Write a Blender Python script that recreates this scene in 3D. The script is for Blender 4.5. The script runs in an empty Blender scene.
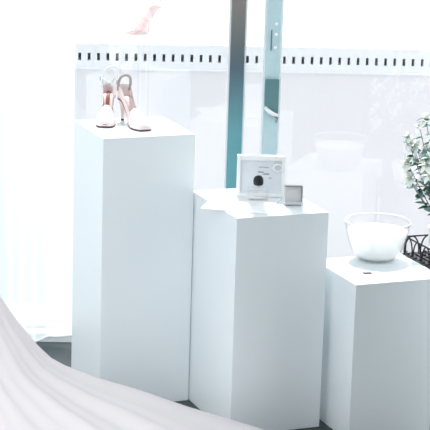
import bpy, bmesh, math, random
from math import sin, cos, pi, radians as R
from mathutils import Vector, Matrix
random.seed(7)
S = bpy.context.scene
COL = S.collection

# ---------------------------------------------------------------- camera
F = 1837.37; CAMH = 1.98963; PITCH = 0.241137; ROLL = 0.0302425
cp, sp, cr, sr = cos(PITCH), sin(PITCH), cos(ROLL), sin(ROLL)
fw = Vector((0, cp, -sp)); up = Vector((0, sp, cp)); rt = Vector((1, 0, 0))
r2 = cr * rt + sr * up; u2 = -sr * rt + cr * up
cd = bpy.data.cameras.new('camera'); cam = bpy.data.objects.new('camera', cd); COL.objects.link(cam)
cam.matrix_world = Matrix(((r2.x, u2.x, -fw.x, 0), (r2.y, u2.y, -fw.y, 0), (r2.z, u2.z, -fw.z, CAMH), (0, 0, 0, 1)))
cd.sensor_width = 36; cd.lens = F / 430 * 36; cd.clip_start = 0.05; cd.clip_end = 300
S.camera = cam
# ---------------------------------------------------------------- world, sun, exposure
w = bpy.data.worlds.new('sky'); S.world = w; w.use_nodes = True
bg = w.node_tree.nodes['Background']
bg.inputs[0].default_value = (0.945, 0.985, 1.0, 1); bg.inputs[1].default_value = 1.45
sd = bpy.data.lights.new('sun', 'SUN'); sun = bpy.data.objects.new('sun', sd); COL.objects.link(sun)
sd.energy = 4.5; sd.angle = R(1.2); sd.color = (1.0, 0.985, 0.96)
EL = R(58); AZ = R(-5)      # towards the sun: ahead of the camera, a little to the left
to_sun = Vector((sin(AZ) * cos(EL), cos(AZ) * cos(EL), sin(EL)))
sun.rotation_euler = to_sun.to_track_quat('Z', 'Y').to_euler()
sun.location = (0, 9, 8)
vs = S.view_settings; vs.view_transform = 'Standard'; vs.look = 'None'; vs.gamma = 1; vs.use_curve_mapping = False
vs.exposure = 0.42
S.display_settings.display_device = 'sRGB'
S.cycles.transparent_max_bounces = 24; S.cycles.max_bounces = 14

# ---------------------------------------------------------------- materials
def mat(name, col, rough=.5, metal=0, spec=.5, noise=None, trans=0, ior=1.45, alpha=1, coat=0):
    m = bpy.data.materials.new(name); m.use_nodes = True
    nt = m.node_tree; b = nt.nodes['Principled BSDF']
    b.inputs['Base Color'].default_value = (*col, 1); b.inputs['Roughness'].default_value = rough
    b.inputs['Metallic'].default_value = metal; b.inputs['Specular IOR Level'].default_value = spec
    b.inputs['Transmission Weight'].default_value = trans; b.inputs['IOR'].default_value = ior
    b.inputs['Alpha'].default_value = alpha; b.inputs['Coat Weight'].default_value = coat
    sc, amt, bump = noise or (40, .03, .02)
    n = nt.nodes.new('ShaderNodeTexNoise'); n.inputs['Scale'].default_value = sc; n.inputs['Detail'].default_value = 4
    tc = nt.nodes.new('ShaderNodeTexCoord'); nt.links.new(tc.outputs['Object'], n.inputs['Vector'])
    rp = nt.nodes.new('ShaderNodeValToRGB'); rp.color_ramp.elements[0].position = .3; rp.color_ramp.elements[1].position = .7
    rp.color_ramp.elements[0].color = (*[c * (1 - amt) for c in col], 1)
    rp.color_ramp.elements[1].color = (*[min(1, c * (1 + amt)) for c in col], 1)
    nt.links.new(n.outputs['Fac'], rp.inputs['Fac']); nt.links.new(rp.outputs['Color'], b.inputs['Base Color'])
    if bump:
        bp = nt.nodes.new('ShaderNodeBump'); bp.inputs['Strength'].default_value = bump
        nt.links.new(n.outputs['Fac'], bp.inputs['Height']); nt.links.new(bp.outputs['Normal'], b.inputs['Normal'])
    return m

def sheer(name, col, transp, transl=.6, scale=900):
    m = bpy.data.materials.new(name); m.use_nodes = True
    nt = m.node_tree; nt.nodes.clear(); N = nt.nodes.new; L = nt.links.new
    o = N('ShaderNodeOutputMaterial'); tr = N('ShaderNodeBsdfTransparent'); tl = N('ShaderNodeBsdfTranslucent'); df = N('ShaderNodeBsdfDiffuse')
    n = N('ShaderNodeTexNoise'); n.inputs['Scale'].default_value = 6
    rp = N('ShaderNodeValToRGB'); rp.color_ramp.elements[0].color = (*[c * .95 for c in col], 1); rp.color_ramp.elements[1].color = (*col, 1)
    L(n.outputs['Fac'], rp.inputs['Fac']); L(rp.outputs['Color'], tl.inputs['Color']); L(rp.outputs['Color'], df.inputs['Color'])
    m1 = N('ShaderNodeMixShader'); m1.inputs[0].default_value = transl; L(df.outputs[0], m1.inputs[1]); L(tl.outputs[0], m1.inputs[2])
    m2 = N('ShaderNodeMixShader'); m2.inputs[0].default_value = 1 - transp; L(tr.outputs[0], m2.inputs[1]); L(m1.outputs[0], m2.inputs[2])
    L(m2.outputs[0], o.inputs['Surface'])
    return m

def pane(name, tint, refl=1.0, ior=1.5, rough=0.0):
    m = bpy.data.materials.new(name); m.use_nodes = True
    nt = m.node_tree; nt.nodes.clear(); N = nt.nodes.new; L = nt.links.new
    o = N('ShaderNodeOutputMaterial'); tr = N('ShaderNodeBsdfTransparent'); gl = N('ShaderNodeBsdfGlossy')
    tr.inputs[0].default_value = (*tint, 1); gl.inputs['Roughness'].default_value = rough
    fr = N('ShaderNodeFresnel'); fr.inputs[0].default_value = ior
    ge = N('ShaderNodeNewGeometry'); mi = N('ShaderNodeMapRange'); mi.inputs[3].default_value = ior; mi.inputs[4].default_value = 1 / ior   # same reflectance from both faces
    L(ge.outputs['Backfacing'], mi.inputs[0]); L(mi.outputs[0], fr.inputs[0])
    mu = N('ShaderNodeMath'); mu.operation = 'MULTIPLY'; mu.inputs[1].default_value = refl; mu.use_clamp = True
    L(fr.outputs[0], mu.inputs[0]); mx = N('ShaderNodeMixShader'); L(mu.outputs[0], mx.inputs[0])
    L(tr.outputs[0], mx.inputs[1]); L(gl.outputs[0], mx.inputs[2]); L(mx.outputs[0], o.inputs['Surface'])
    return m

M = dict(
    plinth=mat('white_satin_paint', (.80, .855, .885), .35, noise=(3, .012, .0)),
    floor=mat('dark_polished_floor', (.012, .028, .031), .28, noise=(5, .25, .02)),
    outfloor=mat('pale_balcony_tiles', (.62, .63, .64), .6),
    parapet=mat('white_powder_coat', (.80, .755, .775), .5, noise=(2, .01, 0)),
    band=mat('white_band_paint', (.84, .825, .85), .5),
    slotdark=mat('dark_slot_backing', (.32, .36, .38), .7),
    wall=mat('pale_wall_plaster', (.74, .78, .79), .8),
    darkwall=mat('charcoal_shade_wall', (.05, .085, .09), .8),
    wall_dim=mat('slate_shade_wall', (.10, .13, .135), .8),
    ceiling=mat('white_ceiling_plaster', (.8, .82, .83), .8),
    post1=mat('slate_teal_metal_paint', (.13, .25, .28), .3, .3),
    post2=mat('pale_blue_grey_metal', (.50, .66, .70), .25, 0),
    tealdark=mat('dark_teal_metal', (.14, .27, .29), .35, .4),
    halo_trim=mat('white_halo_trim', (.88, .9, .91), .5),
    glass=pane('window_glass', (.975, .985, .99), 1.2),
    clear=pane('clear_glass', (.985, .995, .99), 2.0, 1.45),
    bottle=pane('bottle_glass', (.88, .92, .93), 2.5, 1.45, .05),
    curtain=sheer('white_voile', (.80, .845, .87), .14, .62),
    tulle=sheer('blush_white_tulle', (.90, .85, .87), .08, .15),
    lining=sheer('white_lining', (.90, .86, .88), .0, .1),
    pink=mat('blush_satin', (.82, .66, .645), .35), pinkw=mat('pale_blush_satin', (.85, .74, .74), .35),
    redbrown=mat('dark_rust_lining', (.25, .06, .04), .6),
    sole=mat('dark_plum_sole', (.10, .06, .07), .5),
    strapw=mat('white_satin', (.85, .86, .88), .35), strapg=mat('grey_taupe_strap', (.40, .35, .34), .4),
    card=mat('white_card', (.9, .91, .92), .6), greycard=mat('pale_grey_card', (.76, .79, .84), .6),
    ink=mat('grey_ink', (.22, .24, .28), .6), black=mat('black_gloss', (.004, .006, .010), .5),
    silver=mat('brushed_silver', (.35, .34, .36), .35, .7), silverlt=mat('pale_silver_satin', (.62, .61, .62), .4, .2),
    wax=mat('white_wax', (.93, .93, .93), .45), bowlglass=pane('bowl_glass', (1, 1, 1), .7, 1.45), tag=mat('dark_grey_metal', (.12, .12, .13), .4, .5),
    wire=mat('black_wire', (.03, .03, .035), .45, .5), weave=mat('dark_woven_cane', (.07, .065, .075), .7, noise=(60, .5, .3)),
    leaf=mat('deep_green_leaf', (.03, .13, .07), .4, noise=(20, .4, .05)), leaf2=mat('teal_grey_leaf', (.18, .34, .32), .45, noise=(20, .3, .05)),
    stem=mat('grey_brown_stem', (.16, .17, .14), .6), petal=mat('white_petal', (.88, .90, .88), .6), pollen=mat('pale_green_centre', (.42, .47, .33), .7),
    pot=mat('pale_ceramic', (.8, .82, .82), .3),
)
_b = M['wax'].node_tree.nodes['Principled BSDF']; _b.inputs['Subsurface Weight'].default_value = .6; _b.inputs['Subsurface Radius'].default_value = (.05, .05, .05); _b.inputs['Subsurface Scale'].default_value = 1.0
# first post's colour by height: teal low, dark slate between, warm grey on top
def height_ramp(m, cols, z0, z1):
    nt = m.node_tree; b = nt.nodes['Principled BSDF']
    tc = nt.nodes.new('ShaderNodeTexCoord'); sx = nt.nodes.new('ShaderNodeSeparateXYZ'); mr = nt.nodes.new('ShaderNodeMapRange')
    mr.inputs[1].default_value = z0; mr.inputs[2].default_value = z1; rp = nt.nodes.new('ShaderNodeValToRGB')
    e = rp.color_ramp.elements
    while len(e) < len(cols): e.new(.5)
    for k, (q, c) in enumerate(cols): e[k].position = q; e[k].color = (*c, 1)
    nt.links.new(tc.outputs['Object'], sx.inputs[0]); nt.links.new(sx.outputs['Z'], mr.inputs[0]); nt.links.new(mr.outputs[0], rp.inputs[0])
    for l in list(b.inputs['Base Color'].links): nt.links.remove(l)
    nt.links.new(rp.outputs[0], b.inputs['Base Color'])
height_ramp(M['post1'], [(0, (.13, .35, .39)), (.42, (.12, .32, .36)), (.72, (.11, .16, .20)), (1, (.28, .26, .24))], .45, 1.2)

# ---------------------------------------------------------------- helpers
def link(name, bm, m, parent=None, smooth=False):
    me = bpy.data.meshes.new(name); bmesh.ops.recalc_face_normals(bm, faces=bm.faces)
    bm.to_mesh(me); bm.free()
    if smooth:
        for f in me.polygons: f.use_smooth = True
    for mm in (m if isinstance(m, (list, tuple)) else [m]): me.materials.append(mm)
    o = bpy.data.objects.new(name, me); COL.objects.link(o)
    if parent: o.parent = parent
    return o
def empty(name, loc=(0, 0, 0), rz=0):
    o = bpy.data.objects.new(name, None); COL.objects.link(o); o.location = loc; o.rotation_euler = (0, 0, rz); o.empty_display_size = .05
    return o
def tag(o, label, cat, group=None):
    o['label'] = label; o['category'] = cat
    if group: o['group'] = group
    return o
def struct(o):
    o['kind'] = 'structure'; return o
def box(bm, x0, x1, y0, y1, z0, z1, bev=0, mx=None):
    r = bmesh.ops.create_cube(bm, size=1)
    v = r['verts']
    for q in v: q.co = Vector(((x0 + x1) / 2 + q.co.x * (x1 - x0), (y0 + y1) / 2 + q.co.y * (y1 - y0), (z0 + z1) / 2 + q.co.z * (z1 - z0)))
    if bev:
        es = list({e for q in v for e in q.link_edges})
        rr = bmesh.ops.bevel(bm, geom=es, offset=bev, segments=2, affect='EDGES', profile=.6)
        v = list({q for f in rr['faces'] for q in f.verts} | {q for q in v if q.is_valid})
    if mx: bmesh.ops.transform(bm, matrix=mx, verts=v)
    return bm
def tube(bm, pts, rad, n=8, flat=1.0, closed=False, caps=True):
    pts = [Vector(p) for p in pts]; rings = []
    rs = rad if isinstance(rad, (list, tuple)) else [rad] * len(pts)
    prev = None
    for i, p in enumerate(pts):
        if closed: t = pts[(i + 1) % len(pts)] - pts[i - 1]
        else: t = pts[min(i + 1, len(pts) - 1)] - pts[max(i - 1, 0)]
        t.normalize()
        a = prev - t * prev.dot(t) if prev else t.cross(Vector((0, 0, 1)))
        if a.length < 1e-4: a = t.cross(Vector((1, 0, 0)))
        a.normalize(); prev = a; b = t.cross(a)
        rings.append([bm.verts.new(p + (a * cos(2 * pi * k / n) + b * sin(2 * pi * k / n) * flat) * rs[i]) for k in range(n)])
    m = len(rings)
    for i in range(m if closed else m - 1):
        A, B = rings[i], rings[(i + 1) % m]
        for k in range(n): bm.faces.new((A[k], A[(k + 1) % n], B[(k + 1) % n], B[k]))
    if caps and not closed:
        bm.faces.new(rings[0]); bm.faces.new(rings[-1][::-1])
    return bm
def lathe(bm, prof, n=40, c=(0, 0, 0), closed=False):
    rings = []
    for r, z in prof:
        if r < 1e-6: rings.append([bm.verts.new((c[0], c[1], c[2] + z))])
        else: rings.append([bm.verts.new((c[0] + r * cos(2 * pi * k / n), c[1] + r * sin(2 * pi * k / n), c[2] + z)) for k in range(n)])
    idx = list(range(len(rings) - 1)) + ([len(rings) - 1] if closed else [])
    for i in idx:
        A, B = rings[i], rings[(i + 1) % len(rings)]
        for k in range(n):
            k2 = (k + 1) % n
            if len(A) == 1 and len(B) == 1: continue
            if len(A) == 1: bm.faces.new((A[0], B[k2], B[k]))
            elif len(B) == 1: bm.faces.new((A[k], A[k2], B[0]))
            else: bm.faces.new((A[k], A[k2], B[k2], B[k]))
    return bm
def grid(bm, fn, nu, nv, closeu=False):
    V = [[bm.verts.new(fn(i / nu, j / nv)) for j in range(nv + 1)] for i in range(nu + (0 if closeu else 1))]
    for i in range(nu):
        for j in range(nv):
            a, b = V[i], V[(i + 1) % len(V)]
            bm.faces.new((a[j], b[j], b[j + 1], a[j + 1]))
    return bm
def B(): return bmesh.new()

# ---------------------------------------------------------------- structure
GY = 6.2; GA = 0.03                                   # window plane, turned 1.7 degrees
struct(link('floor', box(B(), -3.2, 2.4, -1.2, 6.34, -.08, 0), M['floor']))
struct(link('balcony_floor', box(B(), -4, 4, 6.36, 7.6, -.10, -.02), M['outfloor']))
struct(link('ceiling', box(B(), -3.2, 2.4, 3.7, 6.26, 2.95, 3.05), M['ceiling']))
wr = struct(link('shade_wall_right', box(B(), 0, .22, -.88, 0, 0, 2.95), M['darkwall']))  # unseen wall stub added to darken the lowest plinth's front
wr.location = (.655, 5.14, 0); wr.rotation_euler = (0, 0, -.126)
struct(link('shade_wall_back', box(B(), -3.2, 1.3, -1.35, -1.2, 0, 2.95), M['wall_dim']))  # unseen wall added behind the camera to dim the plinth fronts
lin = struct(link('wall_front', box(B(), -3.2, 2.4, -.05, .05, 2.32, 2.95), M['wall']))
lin.location = (0, GY, 0); lin.rotation_euler = (0, 0, GA)

win = struct(empty('window_1', (0, GY, 0), GA)); win['kind'] = 'structure'
def wpart(name, bm, m, par=win, **k): return link(name, bm, m, par, **k)
wpart('glass_pane', box(B(), -3.1, .028, -.003, .003, .03, 2.32), M['glass'])
wpart('glass_pane', box(B(), .089, .148, -.003, .003, .03, 2.32), M['glass'])
wpart('glass_pane', box(B(), .210, 2.3, -.003, .003, .03, 2.32), M['glass'])
wpart('sill_frame', box(B(), -3.1, 2.3, -.03, .03, 0, .03), M['halo_trim'])
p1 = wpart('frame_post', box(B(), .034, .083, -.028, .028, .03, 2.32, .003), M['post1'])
wpart('halo_trim', box(B(), .028, .034, -.02, .02, .03, 2.32), M['halo_trim'])  # thin white strips paint in the bright halo lines beside the posts
wpart('halo_trim', box(B(), .083, .089, -.02, .02, .03, 2.32), M['halo_trim'])
p2 = wpart('frame_post', box(B(), .154, .204, -.028, .028, .03, 2.32, .003), M['post2'])
wpart('halo_trim', box(B(), .148, .154, -.02, .02, .03, 2.32), M['halo_trim'])
wpart('halo_trim', box(B(), .204, .210, -.02, .02, .03, 2.32), M['halo_trim'])
bm = B(); q = [(.155, .952), (.203, .952), (.203, .815), (.190, .826), (.155, .866)]  # dark teal plate on the second post, pale bar below it
f_ = [bm.verts.new((x, -.046, z)) for x, z in q]; b_ = [bm.verts.new((x, -.028, z)) for x, z in q]
bm.faces.new(f_); bm.faces.new(b_[::-1])
for k in range(5): bm.faces.new((f_[k], f_[(k + 1) % 5], b_[(k + 1) % 5], b_[k]))
lk = wpart('dark_plate', bm, M['tealdark']); lk['label'] = 'dark teal plate with sloped bottom edge'
wpart('pale_bar', tube(B(), [(.158, -.05, .858), (.171, -.058, .846), (.187, -.06, .836), (.201, -.056, .832)], [.006, .007, .007, .005], 10), M['halo_trim'], smooth=True)
wpart('grey_pin', lathe(B(), [(0, 0), (.0045, 0), (.0045, .012), (0, .012)], 12, (.198, -.050, .806)), M['slotdark'])
for zz in (1.06, 1.105, 1.14):
    b = lathe(B(), [(0, 0), (.005, 0), (.006, .002), (.003, .004), (0, .004)], 12); bmesh.ops.rotate(b, verts=b.verts, matrix=Matrix.Rotation(pi / 2, 3, 'X')); bmesh.ops.translate(b, verts=b.verts, vec=(.187, -.028, zz))
    wpart('screw', b, M['halo_trim'])
bm = B(); box(bm, .170, .174, -.0305, -.028, 1.05, 1.12)
wpart('engraved_plate', bm, M['tealdark'])

# balcony parapet with a row of slots
PY, PA = 7.3, 0.072
par = struct(empty('wall_balcony', (0, PY, 0), PA)); par['kind'] = 'structure'
link('wall_panel', box(B(), -3.4, 3.4, 0, .05, -.02, .787), M['parapet'], par)
link('ledge', box(B(), -3.4, 3.4, -.006, .05, .787, .793), M['band'], par)
bm = B(); sp_, sw = .0373, .0115
ZL, ZH = .823, .853
box(bm, -3.4, 3.4, .002, .05, ZH, .892); box(bm, -3.4, 3.4, .002, .05, .793, ZL)
n0 = -int(3.4 / sp_)
for k in range(n0, -n0 + 1):
    x0 = k * sp_ + sw / 2; box(bm, x0, x0 + sp_ - sw, .002, .05, ZL, ZH)
link('slotted_rail', bm, M['band'], par)
link('slot_backing', box(B(), -3.4, 3.4, .051, .056, ZL - .01, ZH + .01), M['slotdark'], par)

# ---------------------------------------------------------------- curtain
cur = empty('sheer_curtain', (-.48, 6.10, 0), GA)
tag(cur, 'floor-length white voile curtain hanging in soft folds at left of the window', 'curtain')
def cf(u, v):
    x = -1.5 * (1 - u) ; z = .036 + v * 2.25
    a = (1 - .55 * v)
    y = .028 * sin(u * 95 + .6 * sin(u * 21)) * (.6 + .4 * sin(u * 17)) * a + .014 * sin(u * 41 + 2 * v)
    if x > -.02: y *= .4
    return Vector((x + .006 * sin(v * 5 + u * 9), y, z + (.010 * sin(u * 26) if v == 0 else 0)))
link('fabric', grid(B(), cf, 420, 26), M['curtain'], cur, smooth=True)
link('hem', tube(B(), [cf(i / 300, 0) for i in range(301)], .004, 6), M['strapw'], cur, smooth=True)
link('curtain_rail', tube(B(), [(-1.6, 0, 2.29), (.05, 0, 2.29)], .014, 12), M['silverlt'], cur)

# ---------------------------------------------------------------- plinths
TH = 0.384148
PL = [(-.34624, 5.47594, .87163, 'tallest white square plinth, standing at left with the heeled sandals on top'),
      (.0650, 5.26942, .68576, 'middle-height white square plinth with the framed card and small silver box on top'),
      (.4250, 5.25657, .49595, 'lowest white square plinth, at right with the glass bowl on top')]
for i, (x, y, H, lab) in enumerate(PL):
    o = link('display_plinth', box(B(), 0, .30, 0, (.30, .37, .30)[i], 0, H, .0022), M['plinth'])
    o.location = (x, y, 0); o.rotation_euler = (0, 0, TH); tag(o, lab, 'plinth', 'white display plinths')

# card sheet askew on plinth 2
sh = link('card_sheet', box(B(), 0, .205, 0, .205, 0, .003), M['card']); sh.location = (-.044, 5.372, PL[1][2] + .0005); sh.rotation_euler = (0, 0, -.224)
tag(sh, 'flat white sheet lying askew on the middle plinth, one corner past its left edge', 'sheet')

# ---------------------------------------------------------------- shoes
def sstep(a, b, t):
    t = max(0, min(1, (t - a) / (b - a))); return t * t * (3 - 2 * t)
HH = .070
def spz(x): return .004 + HH * sstep(.035, -.065, x)          # sole height, toe at +x
def spw(x):
    pts = [(-.098, .004), (-.092, .017), (-.075, .023), (-.045, .019), (-.01, .0175), (.03, .026), (.055, .031), (.08, .029), (.098, .023), (.104, .016)]
    for (a, wa), (b, wb) in zip(pts, pts[1:]):
        if x <= b:
            t = max(0, (x - a) / (b - a)); return wa + (wb - wa) * t
    return pts[-1][1]
def make_shoe(label, loc, rz, bow, M=M, grp='pair of blush heeled sandals on the tall plinth'):
    r = empty('heeled_sandal', loc, rz); tag(r, label, 'shoe', grp)
    def slab(z0, z1, k):
        bm = B(); n = 30; rows = []
        for i in range(n + 1):
            x = -.098 + .202 * i / n; ww = spw(x) * k; z = spz(x)
            rows.append([bm.verts.new((x, s * ww, z + zz)) for s, zz in ((-1, z0), (1, z0), (1, z1), (-1, z1))])
        for a, b in zip(rows, rows[1:]):
            for j in range(4): bm.faces.new((a[j], a[(j + 1) % 4], b[(j + 1) % 4], b[j]))
        bm.faces.new(rows[0]); bm.faces.new(rows[-1][::-1]); return bm
    link('outsole', slab(-.004, .0015, 1.02), M['sole'], r)
    link('insole', slab(.0015, .0045, 1.0), M['pinkw'], r)
    # heel
    bm = B(); st = []
    for k in range(9):
        t = k / 8; rad = .0055 + .014 * t ** 2.2; xx = -.088 + .008 * t
        st.append((xx, 0, t * (spz(-.08) - .004)))
        st[-1] = (xx, 0, max(.004, st[-1][2]))
        if k == 0: rr = []
        rr.append(rad)
    tube(bm, st, rr, 14); h = link('heel', bm, M['pink'], r, smooth=True)
    link('heel_tip', lathe(B(), [(0, 0), (.0058, 0), (.0058, .005), (0, .005)], 14, (-.088, 0, 0)), M['sole'], h)
    # vamp: arched shell over the toes
    def vf(u, v):
        x = .102 - .085 * u; a = pi * v
        hh = .013 + .032 * sstep(0, .9, u)
        return Vector((x, spw(x) * 1.02 * cos(a), spz(x) + .002 + hh * sin(a) ** .8 if 0 < v < 1 else spz(x)))
    bm = grid(B(), vf, 14, 16)
    bm.faces.new([v for v in bm.verts][:17])
    o = link('vamp', bm, M['pinkw'], r, smooth=True); sm = o.modifiers.new('thick', 'SOLIDIFY'); sm.thickness = .0015
    # side panels rising to the ankle
    for s in (-1, 1):
        def sf(u, v):
            x = .022 - .095 * u; lo = spz(x) + .001
            hi = lo + .034 - .016 * sin(pi * u) + .006 * u
            ww = spw(x) * (1.03 + .04 * v) - .004 * v
            return Vector((x, s * ww, lo + (hi - lo) * v))
        o = link('side_panel', grid(B(), sf, 14, 4), M['pink'], r, smooth=True); o.modifiers.new('thick', 'SOLIDIFY').thickness = .0016
    # counter round the heel
    def kf(u, v):
        a = pi / 2 + pi * u; zz = spz(-.085) + .042 * v
        return Vector((-.076 + .0215 * cos(a) * (1 - .1 * v), .0225 * sin(a) * (1 - .05 * v), zz))
    o = link('heel_counter', grid(B(), kf, 16, 5), M['pinkw'], r, smooth=True); o.modifiers.new('thick', 'SOLIDIFY').thickness = .0018
    link('heel_lining', slab(.005, .0065, .35), M['redbrown' if bow else 'pink'], r)
    # ankle strap loop
    zc = spz(-.085) + .040
    pts = []; Wk, Hk, sk = (.027, .070, .014) if bow else (.024, .052, -.004)
    for k in range(29):
        a = pi * k / 28
        pts.append((-.080 + .022 * sin(a), -Wk * cos(a) * (.80 + .35 * sin(a)) + sk * sin(a), zc - .016 + Hk * sin(a) ** .75))
    o = link('ankle_strap', tube(B(), pts, .0036 if bow else .0046, 8, 1.0), M['strapw' if bow else 'strapg'], r, smooth=True)
    link('buckle', tube(B(), [(-.070 + .006 * cos(a_ * pi / 6), -.0275, zc + .012 + .006 * sin(a_ * pi / 6)) for a_ in range(12)], .0012, 6, 1, True), M['silver'], o)
    if bow:
        bm = B()
        for s in (-1, 1):
            def bf(u, v):
                a = 2 * pi * u
                return Vector((.000 + .004 * sin(2 * a), s * (.004 + .013 * (1 - cos(a)) / 2 * 1.4), (v - .5) * .022 * (.35 + .65 * (1 - cos(a)) / 2) + .004 * sin(a)))
            grid(bm, bf, 16, 6, True)
        bmesh.ops.create_uvsphere(bm, u_segments=12, v_segments=8, radius=.0055)
        bmesh.ops.translate(bm, verts=bm.verts, vec=(-.034, 0, zc + .006))
        o = link('bow', bm, M['strapw'], r, smooth=True); o.modifiers.new('thick', 'SOLIDIFY').thickness = .0015
    return r
z1 = PL[0][2]
# toe direction: local +x
make_shoe('blush heeled sandal with a white bow, left of the pair, toe towards the viewer', (-.353, 5.745, z1 + .0005), R(-90), True)
make_shoe('blush heeled sandal with a grey ankle strap, right of the pair, toe pointing right', (-.268, 5.700, z1 + .0005), R(-65), False)

# ---------------------------------------------------------------- framed card on plinth 2
z2 = PL[1][2]
fr = empty('framed_card', (.138, 5.545, z2 + .0035), 0)
tag(fr, 'white-framed grey card standing upright on the middle plinth, behind the bottle', 'framed card')
W2, HF = .0745, .128
bm = B(); box(bm, -W2, -W2 + .011, 0, .022, 0, HF, .0015); box(bm, W2 - .009, W2, 0, .022, 0, HF, .0015)
box(bm, -W2 + .011, W2 - .009, 0, .022, HF - .014, HF); box(bm, -W2 + .011, W2 - .009, 0, .022, 0, .009)
link('frame', bm, M['card'], fr)
cp_ = link('card_panel', box(B(), -W2 + .010, W2 - .008, .010, .018, .008, HF - .012), M['greycard'], fr)
bm = B(); rnd = random.Random(3)
def strokes(x0, x1, z, h, m=bm):
    x = x0
    while x < x1:
        ww = rnd.uniform(.0015, .004); hh = h * rnd.uniform(.6, 1)
        box(m, x, x + ww, .0085, .0101, z, z + hh); x += ww + .0012
strokes(-.006, .024, .090, .0022); strokes(-.008, .006, .074, .004); strokes(.006, .024, .068, .004); strokes(.026, .031, .056, .003)
link('lettering', bm, M['ink'], cp_)
pts = [(.052 + .013 * cos(a), .004, .091 + .011 * sin(a)) for a in [2 * pi * k / 20 for k in range(20)]]
link('white_ring', tube(B(), pts, .003, 8, 1, True), M['card'], fr, smooth=True)

bt = empty('perfume_bottle', (.130, 5.500, z2 + .0035), .1)
tag(bt, 'small clear glass perfume bottle with round black cap in front of the framed card', 'bottle')
link('glass_body', box(B(), -.031, .031, -.014, .014, 0, .040, .004), M['bowlglass'], bt)
link('clear_liquid', box(B(), -.027, .027, -.011, .011, .004, .030, .003), M['bowlglass'], bt)
link('neck', lathe(B(), [(0, .040), (.007, .040), (.007, .048), (0, .048)], 20), M['silverlt'], bt)
link('cap', lathe(B(), [(0, .047), (.013, .047), (.0155, .051), (.016, .060), (.0145, .068), (.010, .074), (.004, .0765), (0, .077)], 28), M['black'], bt, smooth=True)

rb = empty('ring_box', (.2385, 5.452, z2 + .0008), .05)
tag(rb, 'little square silver box with dark rim, at right front of the middle plinth', 'box')
Q = .027
mx = Matrix.Rotation(R(-8), 4, 'X')
bm = B(); box(bm, -Q, Q, -.003, .030, .056, .0605, mx=mx); box(bm, Q - .0045, Q, -.003, .030, .012, .056, mx=mx)
link('dark_rim', bm, M['silver'], rb)
bm = B(); box(bm, -Q, Q - .0045, .001, .028, .008, .056, .001, mx=mx); box(bm, -Q - .001, Q + .001, -.006, .030, .0035, .012, .001)
link('body', bm, M['silverlt'], rb)
bm = B(); box(bm, -.019, .015, -.0005, .0012, .020, .048, .0004, mx=mx)
link('face_panel', bm, M['silverlt'], rb)
link('foot', box(B(), -Q + .004, Q - .004, -.003, .026, 0, .0036), M['silver'], rb)

# ---------------------------------------------------------------- bowl on plinth 3
z3 = PL[2][2]
bc = (.508, 5.560, z3 + .0005)
bw = empty('glass_bowl', bc); tag(bw, 'round clear glass bowl on the lowest plinth, filled with white wax', 'bowl')
outer = [(0, .0), (.045, .0), (.060, .004), (.074, .018), (.084, .040), (.0925, .070), (.099, .098), (.104, .122)]
inner = [(.1015, .122), (.0965, .098), (.090, .070), (.0815, .042), (.0715, .021), (.058, .008), (.044, .005), (0, .005)]
link('glass_wall', lathe(B(), outer + inner, 64), M['bowlglass'], bw, smooth=True)
link('rim', tube(B(), [(.103 * cos(2 * pi * k / 64), .103 * sin(2 * pi * k / 64), .123) for k in range(64)], 0.0018, 8, 1, True), M['strapw'], bw, smooth=True)
wx = link('wax_fill', lathe(B(), [(0, .0055), (.043, .0055), (.057, .0085), (.0705, .0215), (.0805, .0425), (.0892, .070), (.0937, .090), (.092, .094), (.05, .0985), (0, .100)], 64), M['wax'])
wx.location = bc; tag(wx, 'solid white wax filling the clear glass bowl', 'candle wax')
tg = empty('name_tag', (.468, 5.388, z3 + .0005), .2); tag(tg, 'tiny dark grey tag on the lowest plinth in front of the bowl', 'tag')
bm = B(); box(bm, -.0125, .0125, -.006, .006, 0, .003, .0008); link('plate', bm, M['tag'], tg)
bm = B(); box(bm, -.009, -.002, -.0015, .0015, .003, .0036); box(bm, .001, .009, -.0015, .0015, .003, .0036); link('raised_mark', bm, M['silverlt'], tg)

# ---------------------------------------------------------------- clear stand and single shoe by the glass
st = empty('clear_display_stand', (-.252, 6.03, 0)); tag(st, 'tall clear acrylic stand behind the tall plinth, holding one pale shoe', 'stand')
link('base_disc', lathe(B(), [(0, 0), (.07, 0), (.07, .012), (0, .012)], 40), M['clear'], st)
link('column', lathe(B(), [(0, .012), (.018, .012), (.018, 1.112), (0, 1.112)], 28), M['bowlglass'], st)
link('top_disc', lathe(B(), [(0, 1.112), (.052, 1.112), (.052, 1.120), (0, 1.120)], 40), M['bowlglass'], st)
GL = dict(M)
for k in ('pink', 'pinkw', 'redbrown', 'strapw', 'strapg'): GL[k] = pane('rose_clear_acrylic_' + k, (.975, .935, .93), .5, 1.4)
GL['strapg'] = pane('grey_clear_acrylic', (.86, .84, .84), .5, 1.4); GL['sole'] = GL['strapg']; GL['silver'] = GL['strapg']
make_shoe('faint translucent rose heeled sandal on the clear stand behind the tall plinth', (-.250, 6.03, 1.1205), R(-112), False, GL, 'translucent sandal')

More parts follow.
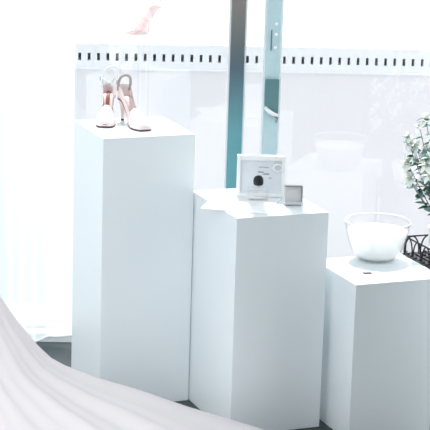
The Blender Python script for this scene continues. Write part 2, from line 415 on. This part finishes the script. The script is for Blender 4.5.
# ---------------------------------------------------------------- plant stand and plant
ps = empty('wire_plant_stand', (.615, 5.80, 0), TH); tag(ps, 'black wire plant stand with dark woven tray, right of the lowest plinth', 'plant stand')
TZ = .455; A_ = .34
tr_ = B(); box(tr_, 0, A_, -A_, 0, TZ - .008, TZ, .001)
link('tray', tr_, M['weave'], ps)
bm = B()
for k in range(15):
    u = .008 + k * (A_ - .016) / 14
    tube(bm, [(u + .0035 * (-1) ** j, -.006 - j * (A_ - .012) / 24, TZ + .003 + .003 * (-1) ** (j + k)) for j in range(25)], .0042, 6)
link('woven_strands', bm, M['weave'], ps, smooth=True)
for (x, y) in ((.006, -.006), (A_ - .006, -.006), (.006, -A_ + .006), (A_ - .006, -A_ + .006)):
    link('leg', tube(B(), [(x, y, 0), (x, y, TZ + .055)], .0042, 8), M['wire'], ps)
RZ = TZ + .056
link('top_rail', tube(B(), [(.006, -.006, RZ), (A_ - .006, -.006, RZ), (A_ - .006, -A_ + .006, RZ), (.006, -A_ + .006, RZ)], .003, 8, 1, True), M['wire'], ps)
for k in range(5):
    u = .03 + k * .06
    link('wire_hoop', tube(B(), [(u + .027 * cos(a), -.006, TZ + .004 + .052 * sin(a)) for a in [pi * j / 12 for j in range(13)]], .0026, 6), M['wire'], ps)
for k in range(5):
    u = .03 + k * .06
    link('wire_hoop', tube(B(), [(.006, -u + .027 * cos(a), TZ + .004 + .052 * sin(a)) for a in [pi * j / 12 for j in range(13)]], .0026, 6), M['wire'], ps)
link('brace', tube(B(), [(.006, -.006, .12), (A_ - .006, -.006, .12), (A_ - .006, -A_ + .006, .12), (.006, -A_ + .006, .12)], .003, 8, 1, True), M['wire'], ps)

px_, py_ = .615 + .100 * cos(TH) + .12 * sin(TH), 5.80 + .100 * sin(TH) - .12 * cos(TH)
pb = (px_, py_, TZ + .0075)
pt = empty('flowering_plant', pb); tag(pt, 'leafy green plant with small white flowers at the right edge on the wire stand', 'plant')
link('pot', lathe(B(), [(0, 0), (.045, 0), (.062, .05), (.068, .10), (.063, .10), (.058, .085), (0, .085)], 32), M['pot'], pt, smooth=True)
rnd = random.Random(12)
def leaf(bm, p, d, L, Wd, roll):
    d = d.normalized(); s = d.cross(Vector((0, 0, 1)));
    if s.length < .05: s = Vector((1, 0, 0))
    s.normalize(); s = Matrix.Rotation(roll, 3, d) @ s; nrm = s.cross(d); rows = []
    for k in range(6):
        t = k / 5; ww = Wd * sin(pi * min(1, t * .92 + .06)) ** .8; c = p + d * L * t - Vector((0, 0, .18 * L * t * t)); 
        rows.append([bm.verts.new(c - s * ww + nrm * ww * .25), bm.verts.new(c), bm.verts.new(c + s * ww + nrm * ww * .25)])
    for a, b in zip(rows, rows[1:]):
        for j in range(2): bm.faces.new((a[j], a[j + 1], b[j + 1], b[j]))
def flower(parent, p, d, rad):
    d = d.normalized(); q = d.to_track_quat('Z', 'Y').to_matrix(); bm = B()
    for k in range(6):
        a = 2 * pi * k / 6; dd = q @ Vector((cos(a), sin(a), .35))
        leaf(bm, p, dd, rad, rad * .36, 0)
    o = link('flower', bm, M['petal'], parent, smooth=True)
    bm = B(); bmesh.ops.create_uvsphere(bm, u_segments=10, v_segments=6, radius=rad * .24); bmesh.ops.translate(bm, verts=bm.verts, vec=p + d * rad * .12)
    link('flower_centre', bm, M['pollen'], o, smooth=True)
lb, lb2 = B(), B(); fl = []
for k in range(44):
    a = rnd.uniform(0, 2 * pi) if k > 15 else rnd.uniform(pi * .7, pi * 1.3); top = rnd.uniform(.22, .44); sp3 = rnd.uniform(.06, .15)
    pts = []
    for j in range(9):
        t = j / 8; pts.append(Vector((cos(a) * sp3 * t ** .8, sin(a) * sp3 * t ** .8 * .8, .085 + (top - .085) * t)))
    link('stem', tube(B(), pts, [.0022 - .0012 * j / 8 for j in range(9)], 6), M['stem'], pt, smooth=True)
    for j in range(2, 9):
        for s in range(2):
            aa = rnd.uniform(0, 2 * pi); d = Vector((cos(aa), sin(aa), rnd.uniform(-.3, .7)))
            tgt = lb if rnd.random() < .48 else lb2
            leaf(tgt, pts[j] + Vector((0, 0, rnd.uniform(-.01, .01))), d, rnd.uniform(.020, .042), rnd.uniform(.005, .011), rnd.uniform(-.8, .8))
    d = Vector((cos(a), sin(a) - .8, .5)); fl.append((pts[-1], d))
o = link('dark_foliage', lb, M['leaf'], pt, smooth=True); o['kind'] = 'stuff'; o['label'] = 'deep green leaves'
o = link('pale_foliage', lb2, M['leaf2'], pt, smooth=True); o['kind'] = 'stuff'; o['label'] = 'pale teal-green leaves'
for k, (p, d) in enumerate(fl): flower(pt, p, d, rnd.uniform(.022, .034))

# ---------------------------------------------------------------- tulle skirt in the foreground
AX, AYY = -.68, 4.60
prof = [(1.05, .07), (.90, .075), (.75, .085), (.68, .095), (.625, .118), (.548, .17), (.480, .225), (.446, .26), (.424, .30), (.385, .40), (.350, .52), (.302, .656), (.252, .82), (.20, .98), (.14, 1.18), (.06, 1.42), (.004, 1.65)]
def kphi(a):
    b = .36 if sin(a) > 0 else .80
    return 1 / math.sqrt(cos(a) ** 2 + (sin(a) / b) ** 2)
def skirt(off, amp, seed, top=0):
    def fn(u, v):
        a = 2 * pi * u; t = v * (len(prof) - 1 - top) + top; i = min(int(t), len(prof) - 2); f = t - i
        z = prof[i][0] * (1 - f) + prof[i + 1][0] * f; r = prof[i][1] * (1 - f) + prof[i + 1][1] * f
        r = r * (kphi(a) if cos(a) > 0 else kphi(a) * .55)
        g = min(1, r / .5)
        rip = (sin(a * 17 + seed + 1.2 * sin(a * 3 + v * 1.1)) * .55 + sin(a * 41 + seed * 2 + 1.6 * v) * .25 + sin(a * 9 + 2.5 * v + seed) * .45)
        zz = max(.004 + off, z + off + amp * g * rip * min(1, z / .12) * (.4 if abs(math.remainder(a, 2 * pi)) < .12 else 1))
        r2_ = r * (1 + amp * .5 * rip)
        return Vector((AX + r2_ * cos(a), AYY + r2_ * sin(a), zz))
    return fn
gw = empty('tulle_gown_skirt', (0, 0, 0)); tag(gw, 'blush white tulle gown train spreading in folds across the lower left foreground', 'gown')
link('tulle_layer', grid(B(), skirt(.006, .012, .3), 500, 64, True), M['tulle'], gw, smooth=True)
link('lining_layer', grid(B(), skirt(-.012, .012, .3), 360, 48, True), M['lining'], gw, smooth=True)
bodice = lathe(B(), [(.0, 1.04), (.073, 1.04), (.075, 1.08), (.09, 1.18), (.105, 1.28), (.10, 1.36), (.0, 1.36)], 32, (AX, AYY, 0))
link('bodice', bodice, M['lining'], gw, smooth=True)
